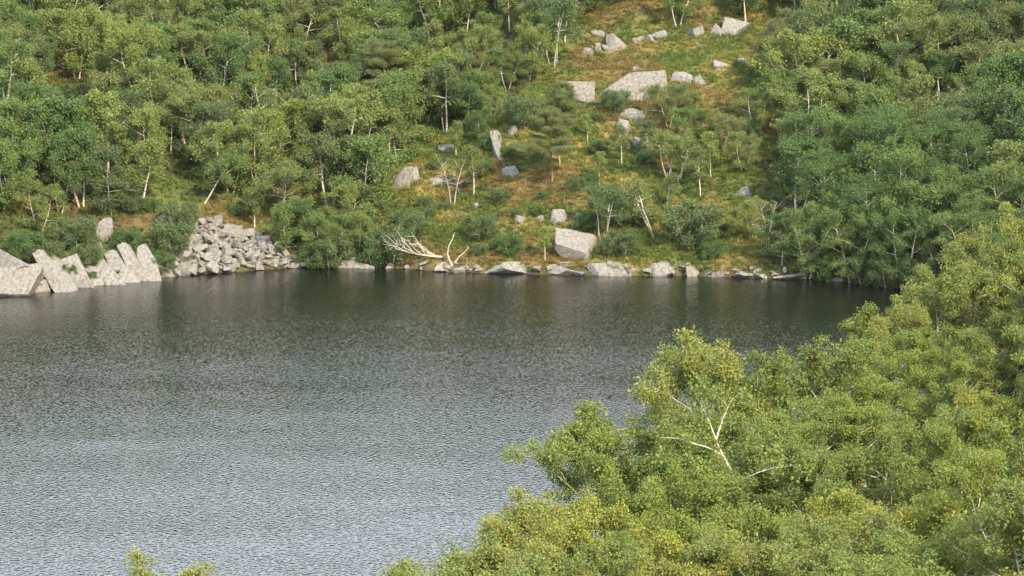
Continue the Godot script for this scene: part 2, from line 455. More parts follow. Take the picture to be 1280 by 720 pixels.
func build_terrain() -> void:
	grid_x = spaced(-420.0, 420.0, -66.0, 62.0, 0.8, 14.0)
	grid_z = spaced(-520.0, 60.0, -312.0, -222.0, 0.8, 6.0)
	var n := grid_x.size()
	var m := grid_z.size()
	grid_h.resize(n * m)
	var v := PackedVector3Array()
	var c := PackedColorArray()
	v.resize(n * m)
	c.resize(n * m)
	for j in m:
		for i in n:
			var h := land(grid_x[i], grid_z[j])
			grid_h[j * n + i] = h
			v[j * n + i] = Vector3(grid_x[i], h, grid_z[j])
			c[j * n + i] = Color(0.075, 0.06, 0.042) if h < 0.5 else ground_color(grid_x[i], grid_z[j])
	var idx := PackedInt32Array()
	for j in m - 1:
		for i in n - 1:
			var k := j * n + i
			idx.append_array(PackedInt32Array([k, k + 1, k + n, k + 1, k + n + 1, k + n]))
	var st := SurfaceTool.new()
	st.create_from(surface_mesh(v, c, PackedVector3Array(), idx), 0)
	st.generate_normals()
	var mat := StandardMaterial3D.new()
	mat.vertex_color_use_as_albedo = true
	mat.albedo_texture = noise_texture(0.03, 5, Color(0.62, 0.62, 0.62), Color(1, 1, 1), 21, 512)
	mat.uv1_triplanar = true
	mat.uv1_world_triplanar = true
	mat.uv1_scale = Vector3(0.3, 0.3, 0.3)
	mat.roughness = 0.95
	var o := piece("terrain", st.commit(), mat, self)
	tag(o, "steep heathy hillside and banks around the lake", "hillside", "", "structure")

func build_water() -> void:
	var v := PackedVector3Array()
	var idx := PackedInt32Array()
	var nx := 260
	var nz := 200
	var w := FastNoiseLite.new()
	w.seed = 77
	w.frequency = 0.06
	w.fractal_octaves = 2
	for j in nz + 1:
		for i in nx + 1:
			var x := lerpf(-160.0, 62.0, i / float(nx))
			var z := lerpf(-252.0, -104.0, j / float(nz))
			v.append(Vector3(x, 0.2 + 0.06 * w.get_noise_2d(x * 0.35, z), z))
	for j in nz:
		for i in nx:
			var k := j * (nx + 1) + i
			idx.append_array(PackedInt32Array([k, k + 1, k + nx + 1, k + 1, k + nx + 2, k + nx + 1]))
	var st := SurfaceTool.new()
	st.create_from(surface_mesh(v, PackedColorArray(), PackedVector3Array(), idx), 0)
	st.generate_normals()
	var mat := StandardMaterial3D.new()
	mat.albedo_color = lin(0.007, 0.009, 0.007)
	mat.roughness = 0.09
	mat.metallic_specular = 0.5
	mat.uv1_triplanar = true
	mat.uv1_world_triplanar = true
	mat.uv1_scale = Vector3(1.0 / 120.0, 1.0 / 120.0, 1.0 / 120.0)
	mat.uv1_offset = Vector3(62.0 / 120.0, 0.0, 250.0 / 120.0)
	mat.heightmap_enabled = true
	var ripple := noise_texture(0.17, 2, Color.BLACK, Color.WHITE, 31, 2048)
	ripple.seamless = false
	mat.heightmap_texture = ripple
	mat.heightmap_scale = 3.3
	var o := piece("lake_water", st.commit(), mat, self)
	tag(o, "grey rippled lake water mirroring the sky and dark wood", "lake", "", "structure")

# ---------------------------------------------------------------- plants
func tube(out: PackedVector3Array, p: PackedVector3Array, r0: float, r1: float, sides: int, power := 1.0) -> void:
	var before := PackedVector3Array()
	for i in p.size():
		var d := (p[mini(i + 1, p.size() - 1)] - p[maxi(i - 1, 0)]).normalized()
		var s := d.cross(Vector3(0.31, 0.12, 0.94)).normalized()
		var t := d.cross(s)
		var rad := lerpf(r0, r1, pow(i / float(p.size() - 1), power))
		var now := PackedVector3Array()
		for k in sides + 1:
			var a := TAU * k / sides
			now.append(p[i] + (s * cos(a) + t * sin(a)) * rad)
		if i:
			for k in sides:
				out.append_array(PackedVector3Array([before[k], now[k], before[k + 1], before[k + 1], now[k], now[k + 1]]))
		before = now

func wander(rng: RandomNumberGenerator, at: Vector3, dir: Vector3, length: float, steps: int, loose: float, lift: float) -> PackedVector3Array:
	var p := PackedVector3Array([at])
	var d := dir.normalized()
	for i in steps:
		d += Vector3(rng.randf_range(-1, 1), rng.randf_range(-0.6, 0.6), rng.randf_range(-1, 1)) * loose
		d.y += lift
		d = d.normalized()
		at += d * length / steps
		p.append(at)
	return p

func along(p: PackedVector3Array, t: float) -> Vector3:
	var f := clampf(t, 0.0, 1.0) * (p.size() - 1)
	var i := mini(int(f), p.size() - 2)
	return p[i].lerp(p[i + 1], f - i)

func ball(rng: RandomNumberGenerator) -> Vector3:
	while true:
		var v := Vector3(rng.randf_range(-1, 1), rng.randf_range(-1, 1), rng.randf_range(-1, 1))
		if v.length_squared() < 1.0:
			return v
	return Vector3.ZERO

func make_sprig(rng: RandomNumberGenerator, n: int, reach: float, size: float, wide: float) -> PackedVector3Array:
	var v := PackedVector3Array()
	for i in n:
		var c := ball(rng) * Vector3(reach, reach * 0.75, reach)
		var l := (ball(rng) + Vector3(0, -0.35, 0) + c / reach * 0.5).normalized()
		var up := (ball(rng) + Vector3(0, 0.75, 0) + c / reach * 0.6).normalized()
		var s := l.cross(up).normalized()
		var k := size * rng.randf_range(0.7, 1.3)
		var fold := s.cross(l) * k * 0.12
		var a := c
		var t := c + l * k
		var m := c + l * k * 0.45
		var q := s * k * wide * 0.5
		v.append_array(PackedVector3Array([a, m - q + fold, t, a, t, m + q + fold]))
	return v

func tints(rng: RandomNumberGenerator, n: int, tone: Color, spread: float) -> Array:
	var sets := []
	for k in 7:
		var c := PackedColorArray()
		var whole := rng.randf_range(1.0 - spread, 1.0 + spread)
		var warm := rng.randf_range(-0.5, 0.5) * spread
		for i in n:
			var f := whole * rng.randf_range(0.75, 1.25)
			var y := warm + rng.randf_range(-0.12, 0.12)
			var col := Color(tone.r * f * (1.0 + y), tone.g * f, tone.b * f * (1.0 - y))
			for e in 6:
				c.append(col)
		sets.append(c)
	return sets

func put_sprig(rng: RandomNumberGenerator, crown: Dictionary, at: Vector3, lo: float, hi: float) -> void:
	var b := Basis(Vector3.UP, rng.randf() * TAU) * Basis(Vector3.RIGHT, rng.randf_range(-0.5, 0.5))
	b = b.scaled(Vector3.ONE * rng.randf_range(lo, hi))
	var t: PackedVector3Array = crown.kinds[rng.randi() % crown.kinds.size()]
	crown.v.append_array(Transform3D(b, at) * t)
	crown.c.append_array(crown.tints[rng.randi() % crown.tints.size()])

func birch(o: Dictionary, sd: int) -> Dictionary:
	var rng := RandomNumberGenerator.new()
	rng.seed = sd
	var wood := PackedVector3Array()
	var kinds_of: Array = o.sprigs
	var crown := {"v": PackedVector3Array(), "c": PackedColorArray(), "kinds": kinds_of, "tints": tints(rng, kinds_of[0].size() / 6, o.tone, o.get("spread_tone", 0.16))}
	var h: float = o.h
	var stems: int = o.stems
	var from: float = o.from
	var turn := rng.randf() * TAU
	for s in stems:
		var az := turn + TAU * s / stems + rng.randf_range(-0.4, 0.4)
		var fan: float = o.fan if stems > 1 else 0.04
		var lean: Vector3 = o.get("lean", Vector3.ZERO)
		var dir := Vector3(cos(az) * fan, 1.0, sin(az) * fan) + lean
		var length := h * rng.randf_range(0.86, 0.98)
		var p := wander(rng, Vector3(cos(az), 0, sin(az)) * 0.14 * (stems - 1) + Vector3(0, -0.25, 0), dir, length, 9, o.get("crook", 0.12), 0.10)
		var r0: float = h * o.get("girth", 0.014) * rng.randf_range(0.85, 1.15)
		tube(wood, p, r0, r0 * 0.14, 6)
		var nl: int = o.limbs
		for i in nl:
			var u := (i + rng.randf()) / nl
			var t := lerpf(from, 0.97, u)
			az += 2.4 + rng.randf_range(-0.5, 0.5)
			var reach: float = o.spread * pow(sin(PI * clampf(0.16 + 0.8 * u, 0.0, 1.0)), 0.65) * rng.randf_range(0.7, 1.2)
			var d := Vector3(cos(az), lerpf(0.0, 1.1, u) + o.get("rise", 0.0), sin(az))
			var q := wander(rng, along(p, t), d, reach, 5, 0.2, -0.035)
			tube(wood, q, r0 * lerpf(0.5, 0.2, u), r0 * 0.06, 4)
			var nt: int = o.twigs
			for j in nt:
				var tt := 0.3 + 0.7 * (j + rng.randf()) / nt
				var a := along(q, tt)
				var w := wander(rng, a, ball(rng) + d.normalized() * 0.7 + Vector3(0, 0.15, 0), reach * rng.randf_range(0.28, 0.6), 3, 0.3, -0.06)
				tube(wood, w, r0 * 0.11, r0 * 0.035, 3)
				for e in int(o.leafy):
					put_sprig(rng, crown, along(w, rng.randf_range(0.25, 1.05)) + ball(rng) * o.loose, 0.75, 1.25)
		for e in int(o.leafy * 2):
			put_sprig(rng, crown, along(p, rng.randf_range(0.86, 1.0)) + ball(rng) * o.loose * 1.3, 0.75, 1.25)
	return {"h": h, "trunk": surface_mesh(wood), "crown": surface_mesh(crown.v, crown.c) if crown.v.size() else null, "bark": o.get("bark", bark_birch), "leaf": o.get("leaf", leaf_far)}

func pine(o: Dictionary, sd: int) -> Dictionary:
	var rng := RandomNumberGenerator.new()
	rng.seed = sd
	var wood := PackedVector3Array()
	var crown := {"v": PackedVector3Array(), "c": PackedColorArray(), "kinds": sprigs_pine, "tints": tints(rng, sprigs_pine[0].size() / 6, o.tone, 0.15)}
	var h: float = o.h
	var p := wander(rng, Vector3(0, -0.3, 0), Vector3(0.03, 1, 0), h * 0.96, 9, 0.05, 0.08)
	var r0 := h * 0.018
	tube(wood, p, r0, r0 * 0.2, 7)
	var az := rng.randf() * TAU
	var whorls: int = o.whorls
	for i in whorls:
		var u := i / float(whorls - 1)
		var t := lerpf(o.from, 0.98, u)
		var count := rng.randi_range(3, 5)
		for k in count:
			az += TAU / count + rng.randf_range(-0.3, 0.3)
			var reach: float = o.spread * lerpf(1.0, 0.42, pow(u, 1.6)) * rng.randf_range(0.65, 1.15)
			var q := wander(rng, along(p, t), Vector3(cos(az), lerpf(0.05, 0.6, u), sin(az)), reach, 5, 0.12, 0.05)
			tube(wood, q, r0 * 0.34, r0 * 0.05, 4)
			for e in int(o.leafy * reach):
				var s := pow(rng.randf(), 0.6)
				var side := ball(rng) * Vector3(0.55, 0.08, 0.55) * reach * 0.55
				put_sprig(rng, crown, along(q, 0.35 + 0.65 * s) + side + Vector3(0, 0.08, 0), 0.8, 1.3)
	return {"h": h, "trunk": surface_mesh(wood), "crown": surface_mesh(crown.v, crown.c), "bark": bark_pine, "leaf": needle}

func make_kinds() -> void:
	var rng := RandomNumberGenerator.new()
	rng.seed = 11
	for i in 5:
		sprigs_far.append(make_sprig(rng, 30, 0.42, 0.125, 0.75))
		sprigs_near.append(make_sprig(rng, 42, 0.30, 0.09, 0.7))
		sprigs_pine.append(make_sprig(rng, 46, 0.30, 0.17, 0.22))
	var tones := [Color(0.15, 0.215, 0.068), Color(0.20, 0.245, 0.08), Color(0.105, 0.17, 0.058), Color(0.215, 0.265, 0.075), Color(0.125, 0.175, 0.075), Color(0.18, 0.21, 0.075)]
	var base := {"h": 6.0, "stems": 1, "fan": 0.3, "from": 0.24, "girth": 0.0115, "limbs": 14, "twigs": 5, "leafy": 5.5, "loose": 0.22, "spread": 1.9, "sprigs": sprigs_far, "tone": tones[0]}
	var mix := func(extra: Dictionary) -> Dictionary:
		var d := base.duplicate()
		d.merge(extra, true)
		return d
	for i in 6:
		kinds["round_%d" % i] = birch(mix.call({"tone": tones[i], "spread": 2.05 + 0.12 * i, "stems": 1 + i % 2, "limbs": 15 - 5 * (i % 2), "from": 0.14 + 0.03 * i}), 100 + i)
	for i in 3:
		kinds["slim_%d" % i] = birch(mix.call({"tone": tones[(i * 2 + 1) % 6], "spread": 1.15, "from": 0.42, "limbs": 11, "leafy": 3, "girth": 0.015}), 120 + i)
		kinds["twin_%d" % i] = birch(mix.call({"tone": tones[(i * 2 + 2) % 6], "spread": 1.5, "stems": 2, "fan": 0.22, "from": 0.42, "limbs": 9, "girth": 0.015}), 130 + i)
	kinds["cluster"] = birch(mix.call({"tone": tones[1], "stems": 5, "fan": 0.34, "from": 0.6, "limbs": 5, "spread": 1.3, "leafy": 3, "girth": 0.014, "crook": 0.2}), 141)
	kinds["vase"] = birch(mix.call({"tone": tones[4], "stems": 3, "fan": 0.42, "from": 0.5, "limbs": 6, "spread": 1.3, "leafy": 3, "girth": 0.012}), 142)
	kinds["leaner"] = birch(mix.call({"tone": tones[0], "lean": Vector3(0.5, 0, 0.1), "from": 0.5, "crook": 0.2, "girth": 0.017}), 143)
	kinds["lean2"] = birch(mix.call({"tone": tones[5], "stems": 2, "fan": 0.35, "lean": Vector3(-0.45, 0, 0), "from": 0.5, "limbs": 7, "leafy": 2, "crook": 0.22, "girth": 0.017, "spread": 1.1}), 144)
	kinds["bare"] = birch(mix.call({"tone": tones[1], "stems": 2, "fan": 0.3, "from": 0.35, "limbs": 10, "leafy": 0.5, "crook": 0.16, "bark": bark_dead, "twigs": 6}), 145)
	kinds["snag"] = birch(mix.call({"tone": tones[1], "from": 0.5, "limbs": 6, "leafy": 0, "crook": 0.16, "bark": bark_dead, "spread": 1.0, "girth": 0.018}), 146)
	for i in 2:
		kinds["big_%d" % i] = birch(mix.call({"tone": tones[2 if i else 0], "h": 8.5, "stems": 3, "fan": 0.3, "from": 0.16, "limbs": 13, "twigs": 5, "leafy": 4, "spread": 2.6}), 150 + i)
		kinds["bush_%d" % i] = birch(mix.call({"tone": tones[2 if i else 4], "h": 3.0, "stems": 4, "fan": 0.6, "from": 0.12, "limbs": 7, "twigs": 4, "leafy": 3, "spread": 1.15, "loose": 0.16}), 155 + i)
	kinds["pine"] = pine({"h": 8.0, "from": 0.5, "whorls": 5, "spread": 3.5, "leafy": 17, "tone": Color(0.155, 0.18, 0.062)}, 160)
	kinds["sparse_pine"] = pine({"h": 7.5, "from": 0.4, "whorls": 8, "spread": 2.4, "leafy": 7, "tone": Color(0.15, 0.165, 0.06)}, 161)
	kinds["pine_small"] = pine({"h": 4.0, "from": 0.25, "whorls": 7, "spread": 1.9, "leafy": 14, "tone": Color(0.14, 0.17, 0.055)}, 162)
	var near_tones := [Color(0.23, 0.275, 0.06), Color(0.28, 0.305, 0.065), Color(0.20, 0.245, 0.055), Color(0.235, 0.26, 0.07), Color(0.27, 0.285, 0.07), Color(0.18, 0.22, 0.055)]
	for i in 6:
		kinds["near_%d" % i] = birch({"h": 8.5, "stems": 2 + i % 2, "fan": 0.32, "from": 0.26, "limbs": 12 - 3 * (i % 2), "twigs": 6, "leafy": 8, "loose": 0.24, "spread": 2.9, "sprigs": sprigs_near, "tone": near_tones[i], "leaf": leaf_near, "girth": 0.0105, "crook": 0.16, "spread_tone": 0.22}, 170 + i)
	kinds["near_fork"] = birch({"h": 8.5, "stems": 1, "fan": 0.3, "from": 0.4, "limbs": 7, "twigs": 5, "leafy": 2, "loose": 0.3, "spread": 2.0, "sprigs": sprigs_near, "tone": near_tones[2], "leaf": leaf_near, "girth": 0.0105, "crook": 0.22}, 183)
	kinds["near_thin"] = birch({"h": 8.5, "stems": 1, "fan": 0.3, "from": 0.45, "limbs": 12, "twigs": 5, "leafy": 4, "loose": 0.2, "spread": 1.3, "sprigs": sprigs_near, "tone": near_tones[2], "leaf": leaf_near, "girth": 0.011, "crook": 0.14}, 180)

func plant(kind: String, x: float, z: float, h: float, turn: float, called: String, label: String, category: String, group: String, wide := 1.0) -> Node3D:
	var k: Dictionary = kinds[kind]
	var o := Node3D.new()
	o.name = numbered(called)
	add_child(o)
	var full: float = k.crown.get_aabb().end.y if k.crown and kind != "near_fork" else k.trunk.get_aabb().end.y
	var s: float = h / full
	o.transform = Transform3D(Basis(Vector3.UP, turn).scaled(Vector3(s * wide, s, s * wide)), Vector3(x, ground(x, z), z))
	piece("trunk", k.trunk, k.bark, o)
	if k.crown:
		piece("crown", k.crown, k.leaf, o)
	tag(o, label, category, group)
	return o

const FORK_TURN := [0.0, 2.0, 4.0, 1.0]
const ORDINAL := ["first", "second", "third", "fourth", "fifth", "sixth", "seventh", "eighth", "ninth", "tenth", "eleventh", "twelfth", "thirteenth", "fourteenth", "fifteenth", "sixteenth", "seventeenth", "eighteenth", "nineteenth", "twentieth"]

func ordinal(i: int) -> String:
	if i < 20:
		return ORDINAL[i]
	var tens: String = ["twenty", "thirty", "forty", "fifty", "sixty", "seventy", "eighty"][clampi((i + 1) / 10 - 2, 0, 6)]
	var ones := (i + 1) % 10
	return tens.trim_suffix("y") + "ieth" if ones == 0 else tens + "-" + ORDINAL[ones - 1]

func stretch(x: float, z: float) -> String:
	var b := x / -z
	var d := lake_distance(x, z)
	var where := "above the tilted shore slabs" if b < -0.137 else "above the rockfall" if b < -0.08 else "between rockfall and slope" if b < 0.0 else "around the meadow" if b < 0.113 else "in the right-hand wood"
	return ("low " if d < 10.0 else "a third up " if d < 22.0 else "halfway up " if d < 34.0 else "high up " if d < 47.0 else "near the top ") + where

func scatter_trees() -> void:
	var rng := RandomNumberGenerator.new()
	rng.seed = 2024
	var taken := PackedVector2Array()
	for t in TREES:
		taken.append(Vector2(t[0], t[1]))
		var kind: String = t[3]
		var called := "birch_tree"
		var category := "tree"
		match kind:
			"slim", "twin":
				kind = "%s_%d" % [kind, rng.randi() % 3]
			"round":
				kind = "round_%d" % (rng.randi() % 6)
			"big":
				kind = "big_%d" % (rng.randi() % 2)
				called = "broadleaf_tree"
			"bush":
				kind = "bush_%d" % (rng.randi() % 2)
				called = "shrub"
				category = "shrub"
			"pine", "sparse_pine", "pine_small":
				called = "pine_tree"
			"bare", "snag":
				called = "bare_tree"
		plant(kind, t[0], t[1], t[2], (0.4 if kind == "vase" else rng.randf() * TAU) if kind != "lean2" and kind != "leaner" else 0.0, called, t[4], category, "trees on the far hillside" if category == "tree" else "shrubs on the far hillside")
	var found := {}
	var many := 0
	var tries := 0
	while many < 330 and tries < 20000:
		tries += 1
		var z := rng.randf_range(-303.0, -226.0)
		var x := rng.randf_range(-0.228, 0.228) * -z
		var p := Vector2(x, z)
		var d := lake_distance(x, z)
		if d < 1.6 or inside(p, rockfall) or inside(p, slabs) or inside(p, brown) or inside(p, hollow):
			continue
		if inside(p, open_ground):
			continue
		var h := rng.randf_range(5.0, 9.6) * (1.12 if x > 26.0 else 1.0)
		if d < 6.0:
			h = minf(h, 5.4) if x < 26.0 else h
		var gap := 1.72 * h / 5.8
		var near := false
		for q in taken:
			if q.distance_squared_to(p) < gap * gap:
				near = true
				break
		if near:
			continue
		taken.append(p)
		many += 1
		var r := rng.randf()
		var kind := "round_%d" % (rng.randi() % 6) if r < 0.62 else "twin_%d" % (rng.randi() % 3) if r < 0.8 else "slim_%d" % (rng.randi() % 3) if r < 0.93 else "leaner" if r < 0.96 else "cluster" if r < 0.98 else "bare"
		if x > 24.0 and d < 22.0 and r < 0.5:
			kind = "big_%d" % (rng.randi() % 2)
			h *= 1.15
		var zone := stretch(x, z)
		if not found.has(zone):
			found[zone] = []
		found[zone].append([x / -z, x, z, h, kind, rng.randf() * TAU, rng.randf_range(0.9, 1.15)])
	print("trees ", many, " of tries ", tries)
	for zone in found:
		var row: Array = found[zone]
		row.sort_custom(func(a, b): return a[0] < b[0])
		for i in row.size():
			var t: Array = row[i]
			var look: String = {"round": "round-crowned", "twin": "twin-stemmed", "slim": "slender", "leaner": "leaning", "cluster": "many-stemmed", "bare": "half-bare", "big": "broad dark"}[t[4].get_slice("_", 0)]
			var size := "small " if t[3] < 5.2 else "tall " if t[3] > 6.8 else ""
			var leafy: bool = t[4] in ["round_2", "round_4", "big_0", "big_1"]
			plant(t[4], t[1], t[2], t[3], t[5], "broadleaf_tree" if leafy else "birch_tree", "%s%s %s %s, %s from the left" % [size, look, "broadleaf tree" if leafy else "birch", zone, ordinal(i)], "tree", "trees on the far hillside", t[6])
	print("zones ", found.keys().map(func(k): return [k, found[k].size()]))
	# the wood that goes on outside the picture: over the hill's brow and past both sides
	var places := {}
	for i in 9000:
		var z := rng.randf_range(-400.0, -150.0)
		var x := rng.randf_range(-190.0, 190.0)
		var d := lake_distance(x, z)
		if d < 2.0 or z > -190.0 and x < 40.0 or absf(x / z) < 0.23 and z > -304.0:
			continue
		if x < 40.0 and z > -200.0:
			continue
		var near := false
		for q in taken:
			if absf(q.x - x) < 3.2 and absf(q.y - z) < 3.2:
				near = true
				break
		if near:
			continue
		taken.append(Vector2(x, z))
		var kind := "round_%d" % (rng.randi() % 6)
		if not places.has(kind):
			places[kind] = []
		var s := rng.randf_range(0.8, 1.25)
		places[kind].append(Transform3D(Basis(Vector3.UP, rng.randf() * TAU).scaled(Vector3(s, s, s)), Vector3(x, ground(x, z), z)))
	var wood := Node3D.new()
	wood.name = "birch_wood"
	add_child(wood)
	tag(wood, "green birch wood running on over the hill's brow beyond the picture", "wood", "", "stuff")
	for kind in places:
		for part in ["trunk", "crown"]:
			var mm := MultiMesh.new()
			mm.transform_format = MultiMesh.TRANSFORM_3D
			mm.mesh = kinds[kind][part]
			mm.instance_count = places[kind].size()
			for i in places[kind].size():
				mm.set_instance_transform(i, places[kind][i])
			var o := MultiMeshInstance3D.new()
			o.name = part
			o.multimesh = mm
			o.material_override = kinds[kind].bark if part == "trunk" else kinds[kind].leaf
			o.set_meta("kind", "stuff")
			wood.add_child(o, true)

func near_trees() -> void:
	var rng := RandomNumberGenerator.new()
	rng.seed = 77
	var order := range(NEAR_TREES.size())
	order.sort_custom(func(a, b): return NEAR_TREES[a][0] / -NEAR_TREES[a][1] < NEAR_TREES[b][0] / -NEAR_TREES[b][1])
	var counts := {}
	for i in order:
		rng.seed = 900 + i * 7
		var t: Array = NEAR_TREES[i]
		var row := "at the near bank's lake edge" if i < 18 else "in the near bank's second rank" if i < 25 else "in the near bank's third rank" if i < 33 else "in the near bank's fourth rank" if i < 41 else "at the picture's bottom on the near bank" if i < 53 else "bare"
		counts[row] = counts.get(row, -1) + 1
		var label := "sunlit yellow-green birch %s, %s from the left" % [row, ordinal(counts[row])]
		var kind := "near_%d" % (rng.randi() % 6)
		if i == 0:
			kind = "near_4"
			label = "lone yellow-green treetop rising at the bottom left over the water"
		elif i == 5 or i == 9:
			kind = "near_thin"
			label = "thin small-crowned birch standing proud of the near trees" if i == 5 else "thin dark birch reaching over the water at the right corner"
		elif i >= 53:
			kind = "near_fork"
			label = ["birch with bare white forked limbs in front of the big near birch", "sparse birch with bare pale limbs at the bottom, left of middle", "sparse birch with bare pale limbs near the bottom right corner", "sparse forked birch with pale limbs on the right of the near bank"][i - 53]
		elif i == 7:
			label = "big yellow-green birch with broad crown nearest the open water"
		plant(kind, t[0], t[1], t[2] * 1.02, rng.randf() * TAU if kind != "near_fork" else FORK_TURN[i - 53], "birch_tree", label, "tree", "birches on the near bank")

func near_wood() -> void:
	var rng := RandomNumberGenerator.new()
	rng.seed = 606
	var spots := []
	for i in 600:
		var z := rng.randf_range(-165.0, -62.0)
		var x := rng.randf_range(0.226, 0.5) * -z
		if lake_distance(x, z) < 4.0:
			continue
		var close := false
		for q in spots:
			if q.distance_to(Vector2(x, z)) < 3.6:
				close = true
				break
		if not close:
			spots.append(Vector2(x, z))
	var wood := Node3D.new()
	wood.name = "bank_wood"
	add_child(wood)
	tag(wood, "yellow-green birch wood running on along the near bank beyond the picture", "wood", "", "stuff")
	for k in 6:
		for part in ["trunk", "crown"]:
			var own := []
			for i in range(k, spots.size(), 6):
				own.append(Transform3D(Basis(Vector3.UP, i * 1.7).scaled(Vector3.ONE * (0.85 + 0.05 * (i % 7))), Vector3(spots[i].x, ground(spots[i].x, spots[i].y), spots[i].y)))
			var mm := MultiMesh.new()
			mm.transform_format = MultiMesh.TRANSFORM_3D
			mm.mesh = kinds["near_%d" % k][part]
			mm.instance_count = own.size()
			for i in own.size():
				mm.set_instance_transform(i, own[i])
			var o := MultiMeshInstance3D.new()
			o.name = part
			o.multimesh = mm
			o.material_override = bark_birch if part == "trunk" else leaf_near
			o.set_meta("kind", "stuff")
			wood.add_child(o, true)

# ---------------------------------------------------------------- rocks
func rock_mesh(sd: int, round_share: float, cuts: int, n := 6) -> ArrayMesh:
	var rng := RandomNumberGenerator.new()
	rng.seed = sd
	var planes := []
	for i in cuts:
		var d := ball(rng).normalized()
		planes.append(Plane(d, rng.randf_range(0.48, 0.74)))
	var jag := FastNoiseLite.new()
	jag.seed = sd
	jag.frequency = 1.3
	var shape := func(p: Vector3) -> Vector3:
		var q := p.lerp(p.normalized() * 1.15, round_share)
		for pl in planes:
			var over: float = pl.distance_to(q)
			if over > 0.0:
				q -= pl.normal * over
		return q + q.normalized() * 0.05 * jag.get_noise_3dv(q * 1.4)
	var v := PackedVector3Array()
	for f in 6:
		var w := Vector3.ZERO
		w[f / 2] = 1.0 if f % 2 else -1.0
		var a := Vector3.ZERO
		a[(f / 2 + 1) % 3] = 1.0
		var b := w.cross(a)
		for i in n:
			for j in n:
				var c := []
				for e in [[0, 0], [1, 0], [1, 1], [0, 1]]:
					c.append(shape.call(w + a * ((i + e[0]) * 2.0 / n - 1.0) + b * ((j + e[1]) * 2.0 / n - 1.0)) * 0.5)
				v.append_array(PackedVector3Array([c[0], c[2], c[1], c[0], c[3], c[2]]))
	return surface_mesh(v)

func rocks() -> void:
	var i := 0
	for r in ROCKS:
		i += 1
		var x: float = r[0]
		var z: float = r[1]
		var w: float = r[2] * 1.1
		var h: float = r[3] * 1.05
		var deep := minf(w * 0.9, maxf(h * 1.1, w * 0.5))
		var o := piece(numbered("rock_ledge" if "slab" in r[7] or "ledge" in r[7] else "boulder"), rock_mesh(400 + i, r[6] * 0.8, 4 if r[6] <= 0.12 else 8 if r[6] <= 0.2 else 13, 9), granite, self)
		var tilted: bool = r[5] > 20
		if tilted:
			h *= 0.95
			deep = h * 0.6
		var b := Basis(Vector3.UP, deg_to_rad(r[4])) * Basis(Vector3.RIGHT, -0.75 if tilted else -0.35) * Basis(Vector3.BACK, deg_to_rad(r[5]))
		o.transform = Transform3D(b * Basis.from_scale(Vector3(w, h * 1.65, deep)), Vector3(x, ground(x, z) + h * (0.16 if tilted else 0.05), z - deep * 0.2))
		tag(o, r[7], "rock", "rocks on the far shore")
	# the rockfall
	var rng := RandomNumberGenerator.new()
	rng.seed = 5
	var shapes := []
	for k in 12:
		shapes.append(rock_mesh(600 + k, 0.25, 11, 4))
	var spots := []
	var tries := 0
	while spots.size() < 190 and tries < 20000:
		tries += 1
		var x := rng.randf_range(-36.0, -20.0)
		var z := rng.randf_range(-251.0, -238.0)
		if not inside(Vector2(x, z), rockfall):
			continue
		var s := rng.randf_range(0.55, 1.0) if rng.randf() < 0.6 else rng.randf_range(1.0, 1.7)
		var ok := true
		for q in spots:
			if Vector2(q[0], q[1]).distance_to(Vector2(x, z)) < (q[2] + s) * 0.34:
				ok = false
				break
		if ok:
			spots.append([x, z, s])
	print("rockfall ", spots.size())
	spots.sort_custom(func(a, b): return a[0] / a[1] > b[0] / b[1])
	var counts := {}
	for q in spots:
		var d := lake_distance(q[0], q[1])
		var zone := "at the foot of the rockfall" if d < 1.8 else "at the top of the rockfall" if d > 5.5 else "in the middle of the rockfall"
		var size := "large" if q[2] > 1.3 else "medium" if q[2] > 0.85 else "small"
		var key: String = size + zone
		counts[key] = counts.get(key, -1) + 1
		var o := piece(numbered("boulder"), shapes[rng.randi() % 12], granite, self)
		var b := Basis(Vector3.UP, rng.randf() * TAU) * Basis(ball(rng).normalized(), rng.randf_range(0, 0.6))
		o.transform = Transform3D(b * Basis.from_scale(Vector3(q[2] * 1.35, q[2] * rng.randf_range(0.8, 1.15), q[2] * 1.1)), Vector3(q[0], ground(q[0], q[1]) + q[2] * 0.26, q[1]))
		tag(o, "%s angular pale boulder %s, %s such from the left" % [size, zone, ordinal(counts[key])], "rock", "boulders of the rockfall")
	# single stones along the waterline
	var line := []
	for k in 150:
		var b := rng.randf_range(-0.205, 0.135)
		var z := -226.0
		while z > -250.0 and lake_distance(b * -z, z) < 0.25:
			z -= 0.15
		line.append([b, b * -z, z - rng.randf_range(-0.3, 0.5), rng.randf_range(0.35, 1.05)])
	line.sort_custom(func(a, b): return a[0] < b[0])
	for k in line.size():
		var q: Array = line[k]
		var o := piece(numbered("shore_stone"), shapes[rng.randi() % 12], granite, self)
		o.transform = Transform3D(Basis(Vector3.UP, rng.randf() * TAU) * Basis.from_scale(Vector3(q[3] * 1.5, q[3] * 0.8, q[3])), Vector3(q[1], maxf(0.0, ground(q[1], q[2])) + q[3] * 0.12, q[2]))
		tag(o, "small pale stone on the far waterline, %s from the left" % ordinal(k) if k < 75 else "small pale stone on the far waterline, %s from the right" % ordinal(line.size() - 1 - k), "rock", "stones along the far waterline")

